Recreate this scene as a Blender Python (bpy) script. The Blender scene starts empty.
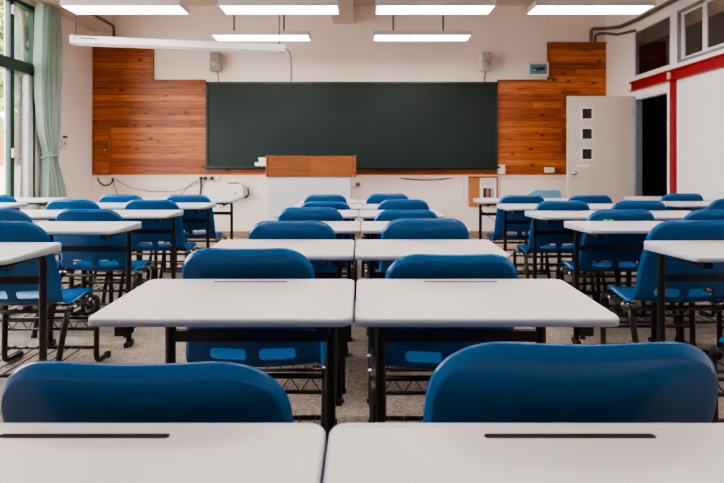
import bpy, bmesh, math, random
from mathutils import Vector, Matrix
random.seed(7)
S = bpy.context.scene
COL = S.collection
PI = math.pi
F = 483.0          # focal length in pixels of the 724 px wide frame
CAMZ = 1.095

# ------------------------------------------------------------------ materials
def nodes_of(name):
    m = bpy.data.materials.new(name); m.use_nodes = True
    nt = m.node_tree
    return m, nt, nt.nodes['Principled BSDF']
def setp(b, **kw):
    names = dict(rough='Roughness', metal='Metallic', spec='Specular IOR Level', coat='Coat Weight',
                 coatr='Coat Roughness', sheen='Sheen Weight', trans='Transmission Weight', sub='Subsurface Weight')
    for k, v in kw.items(): b.inputs[names[k]].default_value = v
def rgb(r, g, b):
    f = lambda c: ((c/255)/12.92 if c/255 <= .04045 else ((c/255+.055)/1.055)**2.4)
    return (f(r), f(g), f(b), 1)
def mul(c, k): return (c[0]*k, c[1]*k, c[2]*k, 1)
def simple(name, col, rough=.5, var=.12, scale=12, bump=0, bscale=200, **kw):
    """Principled with gentle procedural mottling."""
    m, nt, b = nodes_of(name)
    tc = nt.nodes.new('ShaderNodeTexCoord')
    n = nt.nodes.new('ShaderNodeTexNoise'); n.inputs['Scale'].default_value = scale; n.inputs['Detail'].default_value = 5
    r = nt.nodes.new('ShaderNodeValToRGB')
    r.color_ramp.elements[0].position = .3; r.color_ramp.elements[1].position = .7
    r.color_ramp.elements[0].color = mul(col, 1-var); r.color_ramp.elements[1].color = mul(col, 1+var)
    nt.links.new(tc.outputs['Object'], n.inputs['Vector']); nt.links.new(n.outputs['Fac'], r.inputs['Fac'])
    nt.links.new(r.outputs['Color'], b.inputs['Base Color'])
    setp(b, rough=rough, **kw)
    if bump:
        n2 = nt.nodes.new('ShaderNodeTexNoise'); n2.inputs['Scale'].default_value = bscale
        bp = nt.nodes.new('ShaderNodeBump'); bp.inputs['Strength'].default_value = bump; bp.inputs['Distance'].default_value = .002
        nt.links.new(tc.outputs['Object'], n2.inputs['Vector']); nt.links.new(n2.outputs['Fac'], bp.inputs['Height'])
        nt.links.new(bp.outputs['Normal'], b.inputs['Normal'])
    return m
def math_node(nt, op, a=None, b=None, c=None):
    n = nt.nodes.new('ShaderNodeMath'); n.operation = op
    for i, v in enumerate((a, b, c)):
        if v is None: continue
        if hasattr(v, 'links'): nt.links.new(v, n.inputs[i])
        else: n.inputs[i].default_value = v
    return n.outputs[0]
def planks(name, c_dark, c_mid, c_light, h=.1, seg=2.6, knots=True, rough=.38, grooves=True):
    m, nt, b = nodes_of(name)
    tc = nt.nodes.new('ShaderNodeTexCoord'); sx = nt.nodes.new('ShaderNodeSeparateXYZ')
    nt.links.new(tc.outputs['Object'], sx.inputs[0])
    X, Y, Z = sx.outputs
    row = math_node(nt, 'FLOOR', math_node(nt, 'DIVIDE', Z, h))
    fr = math_node(nt, 'FRACT', math_node(nt, 'DIVIDE', Z, h))
    xo = math_node(nt, 'ADD', X, math_node(nt, 'MULTIPLY', row, 1.37))
    sg = math_node(nt, 'FLOOR', math_node(nt, 'DIVIDE', xo, seg))
    cv = nt.nodes.new('ShaderNodeCombineXYZ'); nt.links.new(row, cv.inputs[0]); nt.links.new(sg, cv.inputs[1])
    wn = nt.nodes.new('ShaderNodeTexWhiteNoise'); wn.noise_dimensions = '3D'; nt.links.new(cv.outputs[0], wn.inputs['Vector'])
    # grain: noise stretched along X, shifted per plank
    gv = nt.nodes.new('ShaderNodeCombineXYZ')
    nt.links.new(math_node(nt, 'MULTIPLY', xo, 1.6), gv.inputs[0]); nt.links.new(math_node(nt, 'MULTIPLY', wn.outputs['Value'], 40), gv.inputs[1])
    nt.links.new(math_node(nt, 'MULTIPLY', Z, 26), gv.inputs[2])
    gn = nt.nodes.new('ShaderNodeTexNoise'); gn.inputs['Scale'].default_value = 1.6; gn.inputs['Detail'].default_value = 6; gn.inputs['Distortion'].default_value = .6
    nt.links.new(gv.outputs[0], gn.inputs['Vector'])
    big = nt.nodes.new('ShaderNodeTexNoise'); big.inputs['Scale'].default_value = 1.1; nt.links.new(tc.outputs['Object'], big.inputs['Vector'])
    t = math_node(nt, 'ADD', math_node(nt, 'MULTIPLY', gn.outputs['Fac'], .62), math_node(nt, 'MULTIPLY', wn.outputs['Value'], .30))
    t = math_node(nt, 'ADD', t, math_node(nt, 'MULTIPLY', big.outputs['Fac'], .16))
    rp = nt.nodes.new('ShaderNodeValToRGB'); e = rp.color_ramp.elements
    e[0].position = .28; e[0].color = c_dark; e[1].position = .82; e[1].color = c_light
    x = e.new(.55); x.color = c_mid
    nt.links.new(t, rp.inputs['Fac'])
    col = rp.outputs['Color']
    def darken(col, fac, c):
        mx = nt.nodes.new('ShaderNodeMix'); mx.data_type = 'RGBA'
        nt.links.new(fac, mx.inputs['Factor']); nt.links.new(col, mx.inputs['A']); mx.inputs['B'].default_value = c
        return mx.outputs['Result']
    if knots:
        kv = nt.nodes.new('ShaderNodeCombineXYZ'); nt.links.new(math_node(nt, 'MULTIPLY', xo, 4.0), kv.inputs[0]); nt.links.new(math_node(nt, 'MULTIPLY', Z, 7.3), kv.inputs[2])
        vo = nt.nodes.new('ShaderNodeTexVoronoi'); vo.inputs['Scale'].default_value = 1; nt.links.new(kv.outputs[0], vo.inputs['Vector'])
        k = math_node(nt, 'MULTIPLY', math_node(nt, 'SUBTRACT', 1, math_node(nt, 'DIVIDE', vo.outputs['Distance'], .21)), 1.7); k.node.use_clamp = True
        col = darken(col, math_node(nt, 'MULTIPLY', k, .85), mul(c_dark, .22))
    g = math_node(nt, 'LESS_THAN', fr, .09)
    if grooves: col = darken(col, math_node(nt, 'MULTIPLY', g, .7), mul(c_dark, .4))
    nt.links.new(col, b.inputs['Base Color']); setp(b, rough=rough, spec=.4)
    bp = nt.nodes.new('ShaderNodeBump'); bp.inputs['Strength'].default_value = .4 if grooves else 0; bp.inputs['Distance'].default_value = .004; bp.invert = True
    nt.links.new(g, bp.inputs['Height']); nt.links.new(bp.outputs['Normal'], b.inputs['Normal'])
    return m
def floor_mat():
    m, nt, b = nodes_of('terrazzo_floor')
    tc = nt.nodes.new('ShaderNodeTexCoord')
    def noise(s, d=4):
        n = nt.nodes.new('ShaderNodeTexNoise'); n.inputs['Scale'].default_value = s; n.inputs['Detail'].default_value = d
        nt.links.new(tc.outputs['Object'], n.inputs['Vector']); return n.outputs['Fac']
    v = nt.nodes.new('ShaderNodeTexVoronoi'); v.inputs['Scale'].default_value = 90; nt.links.new(tc.outputs['Object'], v.inputs['Vector'])
    sp = nt.nodes.new('ShaderNodeSeparateColor'); nt.links.new(v.outputs['Color'], sp.inputs[0])
    t = math_node(nt, 'ADD', math_node(nt, 'MULTIPLY', noise(2.2, 6), .55), math_node(nt, 'MULTIPLY', sp.outputs[0], .28))
    t = math_node(nt, 'ADD', t, math_node(nt, 'MULTIPLY', noise(30), .22))
    r = nt.nodes.new('ShaderNodeValToRGB'); e = r.color_ramp.elements
    e[0].position = .3; e[0].color = rgb(104, 90, 80); e[1].position = .78; e[1].color = rgb(190, 174, 160)
    nt.links.new(t, r.inputs['Fac']); nt.links.new(r.outputs['Color'], b.inputs['Base Color'])
    setp(b, rough=.45, spec=.4)
    return m
def emit(name, col, s):
    m, nt, b = nodes_of(name)
    tc = nt.nodes.new('ShaderNodeTexCoord'); n = nt.nodes.new('ShaderNodeTexNoise'); n.inputs['Scale'].default_value = 3
    nt.links.new(tc.outputs['Object'], n.inputs['Vector'])
    st = math_node(nt, 'ADD', math_node(nt, 'MULTIPLY', n.outputs['Fac'], .1*s), .95*s)
    b.inputs['Base Color'].default_value = (.8, .8, .8, 1)
    b.inputs['Emission Color'].default_value = col; nt.links.new(st, b.inputs['Emission Strength'])
    return m
def glass(name, tint=(1, 1, 1, 1), refl=1.0, dirt=0.0):
    m = bpy.data.materials.new(name); m.use_nodes = True; nt = m.node_tree
    nt.nodes.remove(nt.nodes['Principled BSDF']); out = nt.nodes['Material Output']
    tr = nt.nodes.new('ShaderNodeBsdfTransparent'); tr.inputs[0].default_value = tint
    gl = nt.nodes.new('ShaderNodeBsdfGlossy'); gl.inputs['Roughness'].default_value = .02
    fr = nt.nodes.new('ShaderNodeFresnel'); fr.inputs['IOR'].default_value = 1.5
    tc = nt.nodes.new('ShaderNodeTexCoord'); n = nt.nodes.new('ShaderNodeTexNoise'); n.inputs['Scale'].default_value = 2
    nt.links.new(tc.outputs['Object'], n.inputs['Vector'])
    f = math_node(nt, 'MULTIPLY', fr.outputs[0], math_node(nt, 'ADD', math_node(nt, 'MULTIPLY', n.outputs['Fac'], .1), .95*refl))
    mx = nt.nodes.new('ShaderNodeMixShader'); nt.links.new(f, mx.inputs[0])
    nt.links.new(tr.outputs[0], mx.inputs[1]); nt.links.new(gl.outputs[0], mx.inputs[2])
    nt.links.new(mx.outputs[0], out.inputs[0])
    return m
def leaf_mat(name, a, b_):
    m, nt, b = nodes_of(name)
    tc = nt.nodes.new('ShaderNodeTexCoord'); n = nt.nodes.new('ShaderNodeTexNoise'); n.inputs['Scale'].default_value = 3.5; n.inputs['Detail'].default_value = 3
    nt.links.new(tc.outputs['Object'], n.inputs['Vector'])
    r = nt.nodes.new('ShaderNodeValToRGB'); r.color_ramp.elements[0].position = .35; r.color_ramp.elements[1].position = .65
    r.color_ramp.elements[0].color = a; r.color_ramp.elements[1].color = b_
    nt.links.new(n.outputs['Fac'], r.inputs['Fac']); nt.links.new(r.outputs['Color'], b.inputs['Base Color'])
    setp(b, rough=.7)
    return m
def brick_mat():
    m, nt, b = nodes_of('brick')
    tc = nt.nodes.new('ShaderNodeTexCoord'); mp = nt.nodes.new('ShaderNodeMapping'); mp.inputs['Rotation'].default_value = (PI/2, 0, PI/2)
    br = nt.nodes.new('ShaderNodeTexBrick'); br.inputs['Scale'].default_value = 4
    br.inputs['Color1'].default_value = rgb(176, 96, 70); br.inputs['Color2'].default_value = rgb(150, 74, 54); br.inputs['Mortar'].default_value = rgb(190, 170, 155)
    nt.links.new(tc.outputs['Object'], mp.inputs[0]); nt.links.new(mp.outputs[0], br.inputs['Vector'])
    nt.links.new(br.outputs['Color'], b.inputs['Base Color']); setp(b, rough=.9)
    return m

M = {}
M['wall'] = simple('wall_paint', rgb(246, 231, 221), .75, .03, 1.5, bump=.1, bscale=60)
M['wall_side'] = simple('side_wall_paint', rgb(246, 236, 230), .7, .02, 1.2, bump=.1, bscale=60)
M['ceiling'] = simple('ceiling_paint', rgb(214, 200, 190), .85, .04, 1.2)
M['floor'] = floor_mat()
M['base'] = simple('baseboard_paint', rgb(150, 126, 108), .6, .08, 5)
M['wood'] = planks('pine_cladding', rgb(112, 52, 22), rgb(176, 92, 42), rgb(222, 140, 74), h=.098, seg=7.5)
M['wood_trim'] = planks('pine_trim', rgb(110, 52, 22), rgb(160, 84, 40), rgb(190, 110, 58), h=.5, seg=30, knots=False, grooves=False)
M['wood_desk'] = planks('lectern_wood', rgb(104, 56, 28), rgb(140, 82, 46), rgb(164, 104, 62), h=2.3, seg=30, knots=False, grooves=False)
M['cork'] = simple('fibreboard', rgb(188, 118, 66), .8, .12, 60)
M['board'] = simple('chalkboard_surface', rgb(24, 37, 35), .5, .16, 1.3, spec=.35)
M['board_frame'] = simple('chalkboard_frame', rgb(30, 40, 38), .4, .1, 10)
M['shell'] = simple('blue_plastic', rgb(0, 84, 140), .18, .04, 3, bump=.02, bscale=350, spec=.35)
M['shell_teacher'] = simple('light_blue_plastic', rgb(130, 186, 212), .35, .04, 3)
M['metal'] = simple('black_painted_steel', rgb(26, 22, 23), .35, .15, 20, spec=.5)
M['chrome'] = simple('bolt_steel', rgb(190, 190, 190), .22, .05, 20, metal=1)
M['top'] = simple('desk_laminate', rgb(208, 202, 201), .36, .03, 2.5, bump=.04, bscale=500, spec=.45)
M['edge'] = simple('desk_edge_plastic', rgb(180, 184, 194), .42, .03, 4, spec=.45)
M['groove'] = simple('pencil_groove_shade', rgb(120, 112, 108), .6, .05, 8)  # darker than the top: shade inside the slot put into the colour
M['lectern_white'] = simple('lectern_white', rgb(200, 201, 206), .5, .03, 3)
M['rubber'] = simple('black_rubber', rgb(22, 21, 22), .7, .1, 20)
M['white_metal'] = simple('white_enamel', rgb(222, 220, 220), .4, .03, 4)
M['lightbox'] = simple('fixture_enamel', rgb(200, 198, 198), .45, .03, 4)
M['emit'] = emit('lamp_diffuser', (1.0, .958, .938, 1), 9.0)
M['plastic'] = simple('white_plastic', rgb(226, 221, 214), .45, .04, 5)
M['speaker_grey'] = simple('speaker_plastic', rgb(176, 168, 164), .5, .05, 30)
M['grille'] = simple('grille_cloth', rgb(150, 142, 140), .8, .12, 180)
M['paper'] = simple('paper', rgb(236, 232, 228), .8, .02, 6)
M['dark'] = simple('dark_plastic', rgb(34, 33, 34), .5, .1, 20)
M['cable'] = simple('cable_grey', rgb(96, 86, 80), .6, .1, 20)
M['pipe'] = simple('conduit_grey', rgb(112, 102, 98), .5, .08, 8)
M['green'] = simple('window_green', rgb(16, 62, 55), .35, .08, 4)
M['white_frame'] = simple('frame_white', rgb(224, 222, 222), .45, .03, 4)
M['alu'] = simple('aluminium_frame', rgb(140, 150, 164), .35, .06, 5, metal=.4)
M['red'] = simple('red_paint', rgb(142, 22, 30), .4, .06, 3)
M['door'] = simple('door_paint', rgb(210, 194, 178), .5, .03, 2.5)
M['pane'] = glass('window_glass', (.98, 1, .99, 1), .8)
M['pane_dark'] = glass('corridor_glass', (.8, .75, .72, 1), .13)
M['blueglass'] = simple('panel_blue_cover', rgb(96, 140, 156), .2, .15, 14)
M['curtain'] = simple('curtain_cloth', rgb(184, 204, 196), .85, .05, 4, bump=.1, bscale=400, sheen=.2)
_m = M['curtain']; _nt = _m.node_tree; _b = _nt.nodes['Principled BSDF']; _o = _nt.nodes['Material Output']
_t = _nt.nodes.new('ShaderNodeBsdfTranslucent'); _t.inputs[0].default_value = rgb(170, 206, 190)
_x = _nt.nodes.new('ShaderNodeMixShader'); _x.inputs[0].default_value = .22
_nt.links.new(_b.outputs[0], _x.inputs[1]); _nt.links.new(_t.outputs[0], _x.inputs[2]); _nt.links.new(_x.outputs[0], _o.inputs[0])
M['corridor'] = simple('corridor_shade', rgb(22, 18, 17), .7, .08, 2)  # near-black: darkness of the unlit corridor put into the colour
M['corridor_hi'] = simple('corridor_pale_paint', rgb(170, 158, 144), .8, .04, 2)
M['beige'] = simple('beige_box', rgb(206, 180, 150), .6, .05, 10)
M['leaf_a'] = leaf_mat('leaves_yellow_green', rgb(120, 134, 70), rgb(196, 204, 140))
M['leaf_b'] = leaf_mat('leaves_mid_green', rgb(92, 110, 66), rgb(168, 182, 120))
M['bark'] = simple('bark', rgb(90, 66, 50), .9, .2, 12)
M['ground'] = simple('yard_concrete', rgb(196, 188, 178), .9, .06, 2)
M['brick'] = brick_mat()
M['plaster'] = simple('outside_plaster', rgb(226, 220, 212), .9, .05, 2)
M['print_dark'] = simple('print_dark', rgb(44, 42, 40), .7, .3, 60)
M['print_red'] = simple('print_red', rgb(168, 110, 92), .7, .2, 60)
M['print_green'] = simple('print_green', rgb(150, 168, 150), .7, .2, 60)
M['print_grey'] = simple('print_grey', rgb(172, 170, 170), .7, .1, 60)
M['sticker'] = simple('green_sticker', rgb(60, 215, 165), .5, .1, 60)
M['orange'] = simple('orange_wood', rgb(214, 150, 96), .6, .1, 30)
M['chalk'] = simple('chalk', rgb(235, 233, 228), .9, .04, 60)
M['brown'] = simple('brown_plastic', rgb(130, 72, 44), .5, .1, 30)

# ------------------------------------------------------------------ geometry helpers
def box(bm, x0, x1, y0, y1, z0, z1, bev=0, mi=0, rot=None):
    r = bmesh.ops.create_cube(bm, size=1)
    vs = r['verts']
    mat = Matrix.Translation(((x0+x1)/2, (y0+y1)/2, (z0+z1)/2)) @ Matrix.Diagonal((abs(x1-x0), abs(y1-y0), abs(z1-z0), 1))
    if rot is not None: mat = rot @ mat
    bmesh.ops.transform(bm, matrix=mat, verts=vs)
    fs = list({f for v in vs for f in v.link_faces})
    if bev:
        es = list({e for v in vs for e in v.link_edges})
        rr = bmesh.ops.bevel(bm, geom=es, offset=bev, segments=2, affect='EDGES', profile=.5)
        fs = [f for f in rr['faces']] + [f for f in fs if f.is_valid]
        for f in fs:
            if f.is_valid: f.material_index = mi
        return
    for f in fs: f.material_index = mi
def fillet(pts, r, seg=5):
    pts = [Vector(p) for p in pts]; out = [pts[0]]
    for i in range(1, len(pts)-1):
        a, b, c = pts[i-1], pts[i], pts[i+1]
        d1 = (a-b); d2 = (c-b)
        rr = min(r, d1.length*.49, d2.length*.49)
        p1 = b + d1.normalized()*rr; p2 = b + d2.normalized()*rr
        for k in range(seg+1):
            t = k/seg
            out.append((1-t)**2*p1 + 2*t*(1-t)*b + t*t*p2)
    out.append(pts[-1]); return out
def tube(bm, pts, r, n=8, mi=0, square=False):
    pts = [Vector(p) for p in pts]
    rings = []; prev = None
    for i, p in enumerate(pts):
        t = (pts[min(i+1, len(pts)-1)] - pts[max(i-1, 0)]).normalized()
        if prev is None:
            up = Vector((1, 0, 0)) if abs(t.x) < .9 else Vector((0, 0, 1))
            u = up - t*up.dot(t)
        else:
            u = prev - t*prev.dot(t)
        u.normalize(); prev = u; v = t.cross(u)
        ring = []
        for k in range(n):
            a = 2*PI*(k+(.5 if square else 0))/n
            ring.append(bm.verts.new(p + r*(math.cos(a)*u + math.sin(a)*v)))
        rings.append(ring)
    fs = []
    for a, b in zip(rings, rings[1:]):
        for k in range(n):
            fs.append(bm.faces.new((a[k], a[(k+1) % n], b[(k+1) % n], b[k])))
    fs.append(bm.faces.new(rings[0][::-1])); fs.append(bm.faces.new(rings[-1]))
    for f in fs: f.smooth = not square; f.material_index = mi
def cyl(bm, p, q, r, n=14, mi=0): tube(bm, [p, q], r, n, mi)
def obj(name, bm, mats, parent=None, smooth=None, loc=None):
    bmesh.ops.recalc_face_normals(bm, faces=bm.faces[:])
    me = bpy.data.meshes.new(name); bm.to_mesh(me); bm.free()
    if not isinstance(mats, (list, tuple)): mats = [mats]
    for m in mats: me.materials.append(m)
    if smooth is not None:
        for p in me.polygons: p.use_smooth = smooth
    o = bpy.data.objects.new(name, me); COL.objects.link(o)
    if loc is not None: o.location = loc
    if parent is not None: o.parent = parent
    return o
def NB(): return bmesh.new()
def tag(o, label, cat, group=None):
    o['label'] = label; o['category'] = cat
    if group: o['group'] = group
    return o
def thing(name, label, cat, loc=(0, 0, 0), rotz=0, group=None):
    o = bpy.data.objects.new(name, None); COL.objects.link(o); o.empty_display_size = .1
    o.location = loc; o.rotation_euler = (0, 0, rotz)
    return tag(o, label, cat, group)
def struct(name, bm, m, parent=None, label=None):
    o = obj(name, bm, m, parent)
    if parent is None: o['kind'] = 'structure'
    if label: o['label'] = label
    return o
def boxobj(name, b, m, parent=None, bev=0):
    bm = NB(); box(bm, *b, bev=bev); return obj(name, bm, m, parent)
def dup(root, loc, rotz, label):
    r = root.copy(); COL.objects.link(r); r.location = loc; r.rotation_euler = (0, 0, rotz); r['label'] = label
    for ch in list(root.children):
        c = ch.copy(); COL.objects.link(c); c.parent = r
        for g in ch.children:
            d = g.copy(); COL.objects.link(d); d.parent = c
    return r
def baked(o):
    """apply o's modifiers into its mesh"""
    dg = bpy.context.evaluated_depsgraph_get(); dg.update()
    me = bpy.data.meshes.new_from_object(o.evaluated_get(dg))
    o.modifiers.clear(); o.data = me

# ------------------------------------------------------------------ room shell
XL, XR, YF, YB, ZC = -4.09, 3.70, 7.35, -2.6, 3.52
WX = XR + .05       # outer face of right wall
bm = NB(); box(bm, XL-.2, 6.2, YB-.2, 12.2, -.12, 0); struct('floor', bm, M['floor'])
bm = NB(); box(bm, XL-.2, XR+.25, YB-.2, YF+.2, ZC, ZC+.12); struct('ceiling', bm, M['ceiling'])
bm = NB(); box(bm, XL-.2, XR+.2, YF, YF+.15, 0, ZC); struct('wall_front', bm, M['wall'])
bm = NB(); box(bm, XL-.2, XR+.2, YB-.15, YB, 0, ZC); struct('wall_back', bm, M['wall'])
# left wall with the long window opening
WY0, WY1, WZ0, WZ1 = 1.6, 6.05, .62, 3.06
bm = NB()
box(bm, XL-.08, XL, YB, WY0, 0, ZC); box(bm, XL-.08, XL, WY1, YF, 0, ZC)
box(bm, XL-.08, XL, WY0, WY1, 0, WZ0); box(bm, XL-.08, XL, WY0, WY1, WZ1, ZC)
struct('wall_left', bm, M['wall_side'])
# right wall: door opening and clerestory openings
DY0, DY1, DZ = 5.76, 6.52, 2.02
CZ0, CZ1 = 2.285, 2.895
clear = [(5.78, 6.545), (4.0, 5.66), (2.0, 3.8)]
bm = NB()
box(bm, XR, WX, DY1, YF, 0, CZ0); box(bm, XR, WX, DY0, DY1, DZ, CZ0); box(bm, XR, WX, YB, DY0, 0, CZ0)
box(bm, XR, WX, YB, YF, CZ1, ZC)
ys = [YB] + [v for c in sorted(clear) for v in c] + [YF]
for k in range(0, len(ys), 2): box(bm, XR, WX, ys[k], ys[k+1], CZ0, CZ1)
struct('wall_right', bm, M['wall_side'])
# corner column, longitudinal beams
bm = NB(); box(bm, XL, -3.79, YB, YF, 3.12, ZC); struct('trim_2', bm, M['ceiling'])
bm = NB(); box(bm, -.44, -.12, YB, YF, 3.24, ZC); struct('trim_3', bm, M['ceiling'])
bm = NB(); box(bm, XL, XR, YF-.015, YF, 0, .09); struct('baseboard_front', bm, M['base'])
bm = NB(); box(bm, XL, XL+.015, YB, YF-.015, 0, .09); struct('baseboard_left', bm, M['base'])
# corridor beyond the right wall
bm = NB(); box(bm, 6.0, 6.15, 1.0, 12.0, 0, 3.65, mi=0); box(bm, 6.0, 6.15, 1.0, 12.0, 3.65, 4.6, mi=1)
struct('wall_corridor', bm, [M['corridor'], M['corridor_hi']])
bm = NB(); box(bm, WX, 6.15, 12.0, 12.1, 0, 4.6); box(bm, WX, 6.15, .9, 1.0, 0, 4.6); box(bm, XR+.02, WX, YF, 12.0, 0, 4.6); box(bm, XR+.02, WX, 1.0, YF, ZC, 4.6); struct('wall_light_block', bm, M['corridor'])  # unseen closing walls, added to keep sky light out of the corridor
bm = NB(); box(bm, WX, 6.15, 1.0, 12.0, 4.6, 4.7); struct('ceiling_corridor', bm, M['corridor_hi'])

# wooden cladding of the front wall
PY = YF - .03
bm = NB()
def clad(x0, x1, z0, z1): box(bm, x0, x1, PY, YF, z0, z1)
clad(XL+.005, -2.37, .945, 2.38); clad(XL+.005, -3.18, 2.38, 2.90)
clad(2.055, XR, .945, 2.38); clad(2.83, XR, 2.38, 2.945); clad(-2.37, 2.055, .945, 1.03)
wood = struct('trim_4', bm, M['wood'])
bm = NB()
for b in [(-3.20, -3.165, PY-.012, YF, 2.36, 2.90), (2.815, 2.85, PY-.012, YF, 2.385, 2.945), (2.815, XR, PY-.012, YF, 2.93, 2.955),
          (-3.165, -2.37, PY-.006, YF, 2.365, 2.39), (2.055, 2.815, PY-.006, YF, 2.365, 2.39)]:
    box(bm, *b)
struct('trim_5', bm, M['wood_trim'])
bm = NB(); box(bm, XL+.005, XR, YF-.022, YF, .90, .943); struct('trim_6', bm, M['wall'])

# small cupboard doors in the cladding
def cupboard(x0, x1, z0, z1, knob, label):
    t = thing('wall_cupboard', label, 'cupboard', ((x0+x1)/2, PY, z0))
    w = (x1-x0)/2; h = z1-z0
    bm = NB()
    for b in [(-w, -w+.022, -.02, 0, 0, h), (w-.022, w, -.02, 0, 0, h), (-w, w, -.02, 0, 0, .022), (-w, w, -.02, 0, h-.022, h)]: box(bm, *b)
    obj('frame', bm, M['wood_trim'], t)
    d = boxobj('door', (-w+.024, w-.024, -.012, 0, .024, h-.024), M['wood'], t)
    bm = NB(); cyl(bm, (knob[0], -.012, knob[1]), (knob[0], -.032, knob[1]), .014); obj('knob', bm, M['orange'], d)
cupboard(-4.07, -3.815, .95, 1.70, (.06, .37), 'narrow framed pine cupboard door at left end of wooden cladding')
cupboard(3.02, 3.315, 1.30, 2.215, (-.08, .4), 'framed pine cupboard door partly hidden behind the open cream door')

# ------------------------------------------------------------------ left window
win = thing('window_1', 'tall green-framed window on the left wall beside the curtain', 'window', (XL-.035, 0, 0)); win['kind'] = 'structure'
del win['category']
bm = NB()
box(bm, -.05, .05, WY0, WY1, WZ0, WZ0+.06); box(bm, -.05, .05, WY0, WY1, WZ1-.05, WZ1)
box(bm, -.05, .05, WY0, WY0+.05, WZ0, WZ1); box(bm, -.03, .03, WY1-.03, WY1, WZ0, WZ1)
box(bm, -.05, .05, WY0, WY1, 2.205, 2.345)
obj('frame', bm, M['green'], win)
mull = [5.66, 4.7, 3.75, 2.85, 2.15]
for y in mull:
    bm = NB(); box(bm, -.045, .03, y-.03, y+.03, WZ0+.06, 2.205); box(bm, -.045, .03, y-.03, y+.03, 2.345, WZ1-.05)
    obj('mullion', bm, M['green'], win)
bm = NB()
box(bm, -.02, .025, 5.93, 6.02, WZ0+.06, 2.205)
for y in (5.59,):
    box(bm, -.012, .004, y-.007, y+.007, WZ0+.06, 2.205); box(bm, -.012, .004, y-.007, y+.007, 2.345, WZ1-.05)
obj('inner_sash', bm, M['white_frame'], win)
bm = NB()
for z in (1.18, 2.86): box(bm, .03, .06, 5.635, 5.675, z, z+.11, bev=.008)
obj('latch', bm, M['white_metal'], win)
edges = [WY1-.03] + mull + [WY0+.05]
for a, b in zip(edges, edges[1:]):
    for z0, z1 in ((WZ0+.06, 2.205), (2.345, WZ1-.05)):
        bm = NB(); vs = [bm.verts.new(p) for p in ((-.01, b, z0), (-.01, a, z0), (-.01, a, z1), (-.01, b, z1))]; bm.faces.new(vs)
        obj('pane', bm, M['pane'], win)

# curtain: pleated cloth gathered by a tie-back
def curtain():
    t = thing('curtain', 'pale green curtain gathered with a tie-back at left window edge', 'curtain', (XL+.11, 6.12, 0))
    bm = NB(); NZ, NT = 44, 90
    def prof(z):
        # (centre, half width) along the wall
        pts = [(.50, .12, .24), (.8, .10, .21), (1.0, .07, .16), (1.14, .05, .125), (1.2, .05, .12), (1.28, .05, .13), (1.5, .02, .18), (1.9, .0, .205), (2.5, -.01, .195), (3.08, -.02, .18)]
        for (a, c0, w0), (b, c1, w1) in zip(pts, pts[1:]):
            if z <= b:
                k = max(0, (z-a)/(b-a)); return c0+(c1-c0)*k, w0+(w1-w0)*k
        return pts[-1][1:]
    grid = []
    for i in range(NZ+1):
        z = .50 + (3.08-.50)*i/NZ; c, w = prof(z); row = []
        for j in range(NT+1):
            u = j/NT; y = c + w*(2*u-1)
            amp = .058*(.5+.5*w/.2)
            x = amp*math.sin(2*PI*5.5*u + .5*math.sin(z*1.7)) + .012*math.sin(2*PI*15*u+z) + .02*math.sin(3*u+z*2)
            row.append(bm.verts.new((x, y, z)))
        grid.append(row)
    for i in range(NZ):
        for j in range(NT): bm.faces.new((grid[i][j], grid[i][j+1], grid[i+1][j+1], grid[i+1][j]))
    obj('cloth', bm, M['curtain'], t, smooth=True)
    bm = NB(); ring = [Vector((.062*math.cos(a), .05+.122*math.sin(a), 1.2+.02*math.cos(a))) for a in [2*PI*k/28 for k in range(29)]]
    tube(bm, ring, .022, 8); obj('tie_back', bm, M['curtain'], t)
    bm = NB(); cyl(bm, (.0, -.34, 3.1), (.0, .3, 3.1), .012); box(bm, -.1, .01, .27, .29, 3.085, 3.115); obj('rail', bm, M['white_metal'], t)
curtain()

# outside: yard, trees, low plastered wall, brick building
bm = NB(); box(bm, -40, XL-.08, -12, 40, -.3, -.12); struct('ground_outside', bm, M['ground'])
def tree(x, y, h, r, seed, m, label, n=2600):
    rnd = random.Random(seed)
    t = thing('tree', label, 'tree', (x, y, -.12), 0, 'trees outside the window')
    bm = NB(); tube(bm, [(0, 0, 0), (.05, .04, h*.35), (-.05, .08, h*.7)], .13, 8)
    for k in range(5):
        a = k*1.3; tube(bm, [(0, .05, h*(.35+.05*k)), (r*.6*math.cos(a), r*.6*math.sin(a), h*(.55+.07*k))], .05, 6)
    obj('trunk', bm, M['bark'], t)
    bm = NB()
    blobs = [(rnd.uniform(-.55, .55)*r, rnd.uniform(-.55, .55)*r, h*rnd.uniform(.45, .95), r*rnd.uniform(.4, .62)) for _ in range(11)]
    for k in range(n):
        bx, by, bz, br = blobs[k % 11]
        d = Vector((rnd.gauss(0, 1), rnd.gauss(0, 1), rnd.gauss(0, 1))).normalized()*br*rnd.uniform(.55, 1.05)
        p = Vector((bx, by, bz)) + d; s = rnd.uniform(.09, .19)
        u = Vector((rnd.gauss(0, 1), rnd.gauss(0, 1), rnd.gauss(0, 1))).normalized(); v = u.orthogonal().normalized()
        bm.faces.new([bm.verts.new(q) for q in (p-u*s, p+v*s*.45, p+u*s, p-v*s*.45)])
    obj('crown', bm, m, t)
tree(-8.6, 12.2, 5.6, 1.7, 1, M['leaf_a'], 'bright yellow-green tree seen through upper panes of the left window')
tree(-5.9, 8.5, 4.6, .9, 2, M['leaf_b'], 'mid-green tree close outside the window panes next to the curtain', 1700)
tree(-13.5, 14.3, 7.2, 1.9, 3, M['leaf_b'], 'tall tree farthest beyond the left window, above the brick building', 2600)
bb = thing('brick_building', 'red brick building glimpsed low through the left window', 'building', (-11.5, 19, -.12))
boxobj('wall', (-3, 3.2, -4, 4, 0, 2.5), M['brick'], bb)
bm = NB(); box(bm, -3.2, 3.4, -4.2, 4.2, 2.5, 2.62); obj('roof', bm, M['plaster'], bb)
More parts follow.
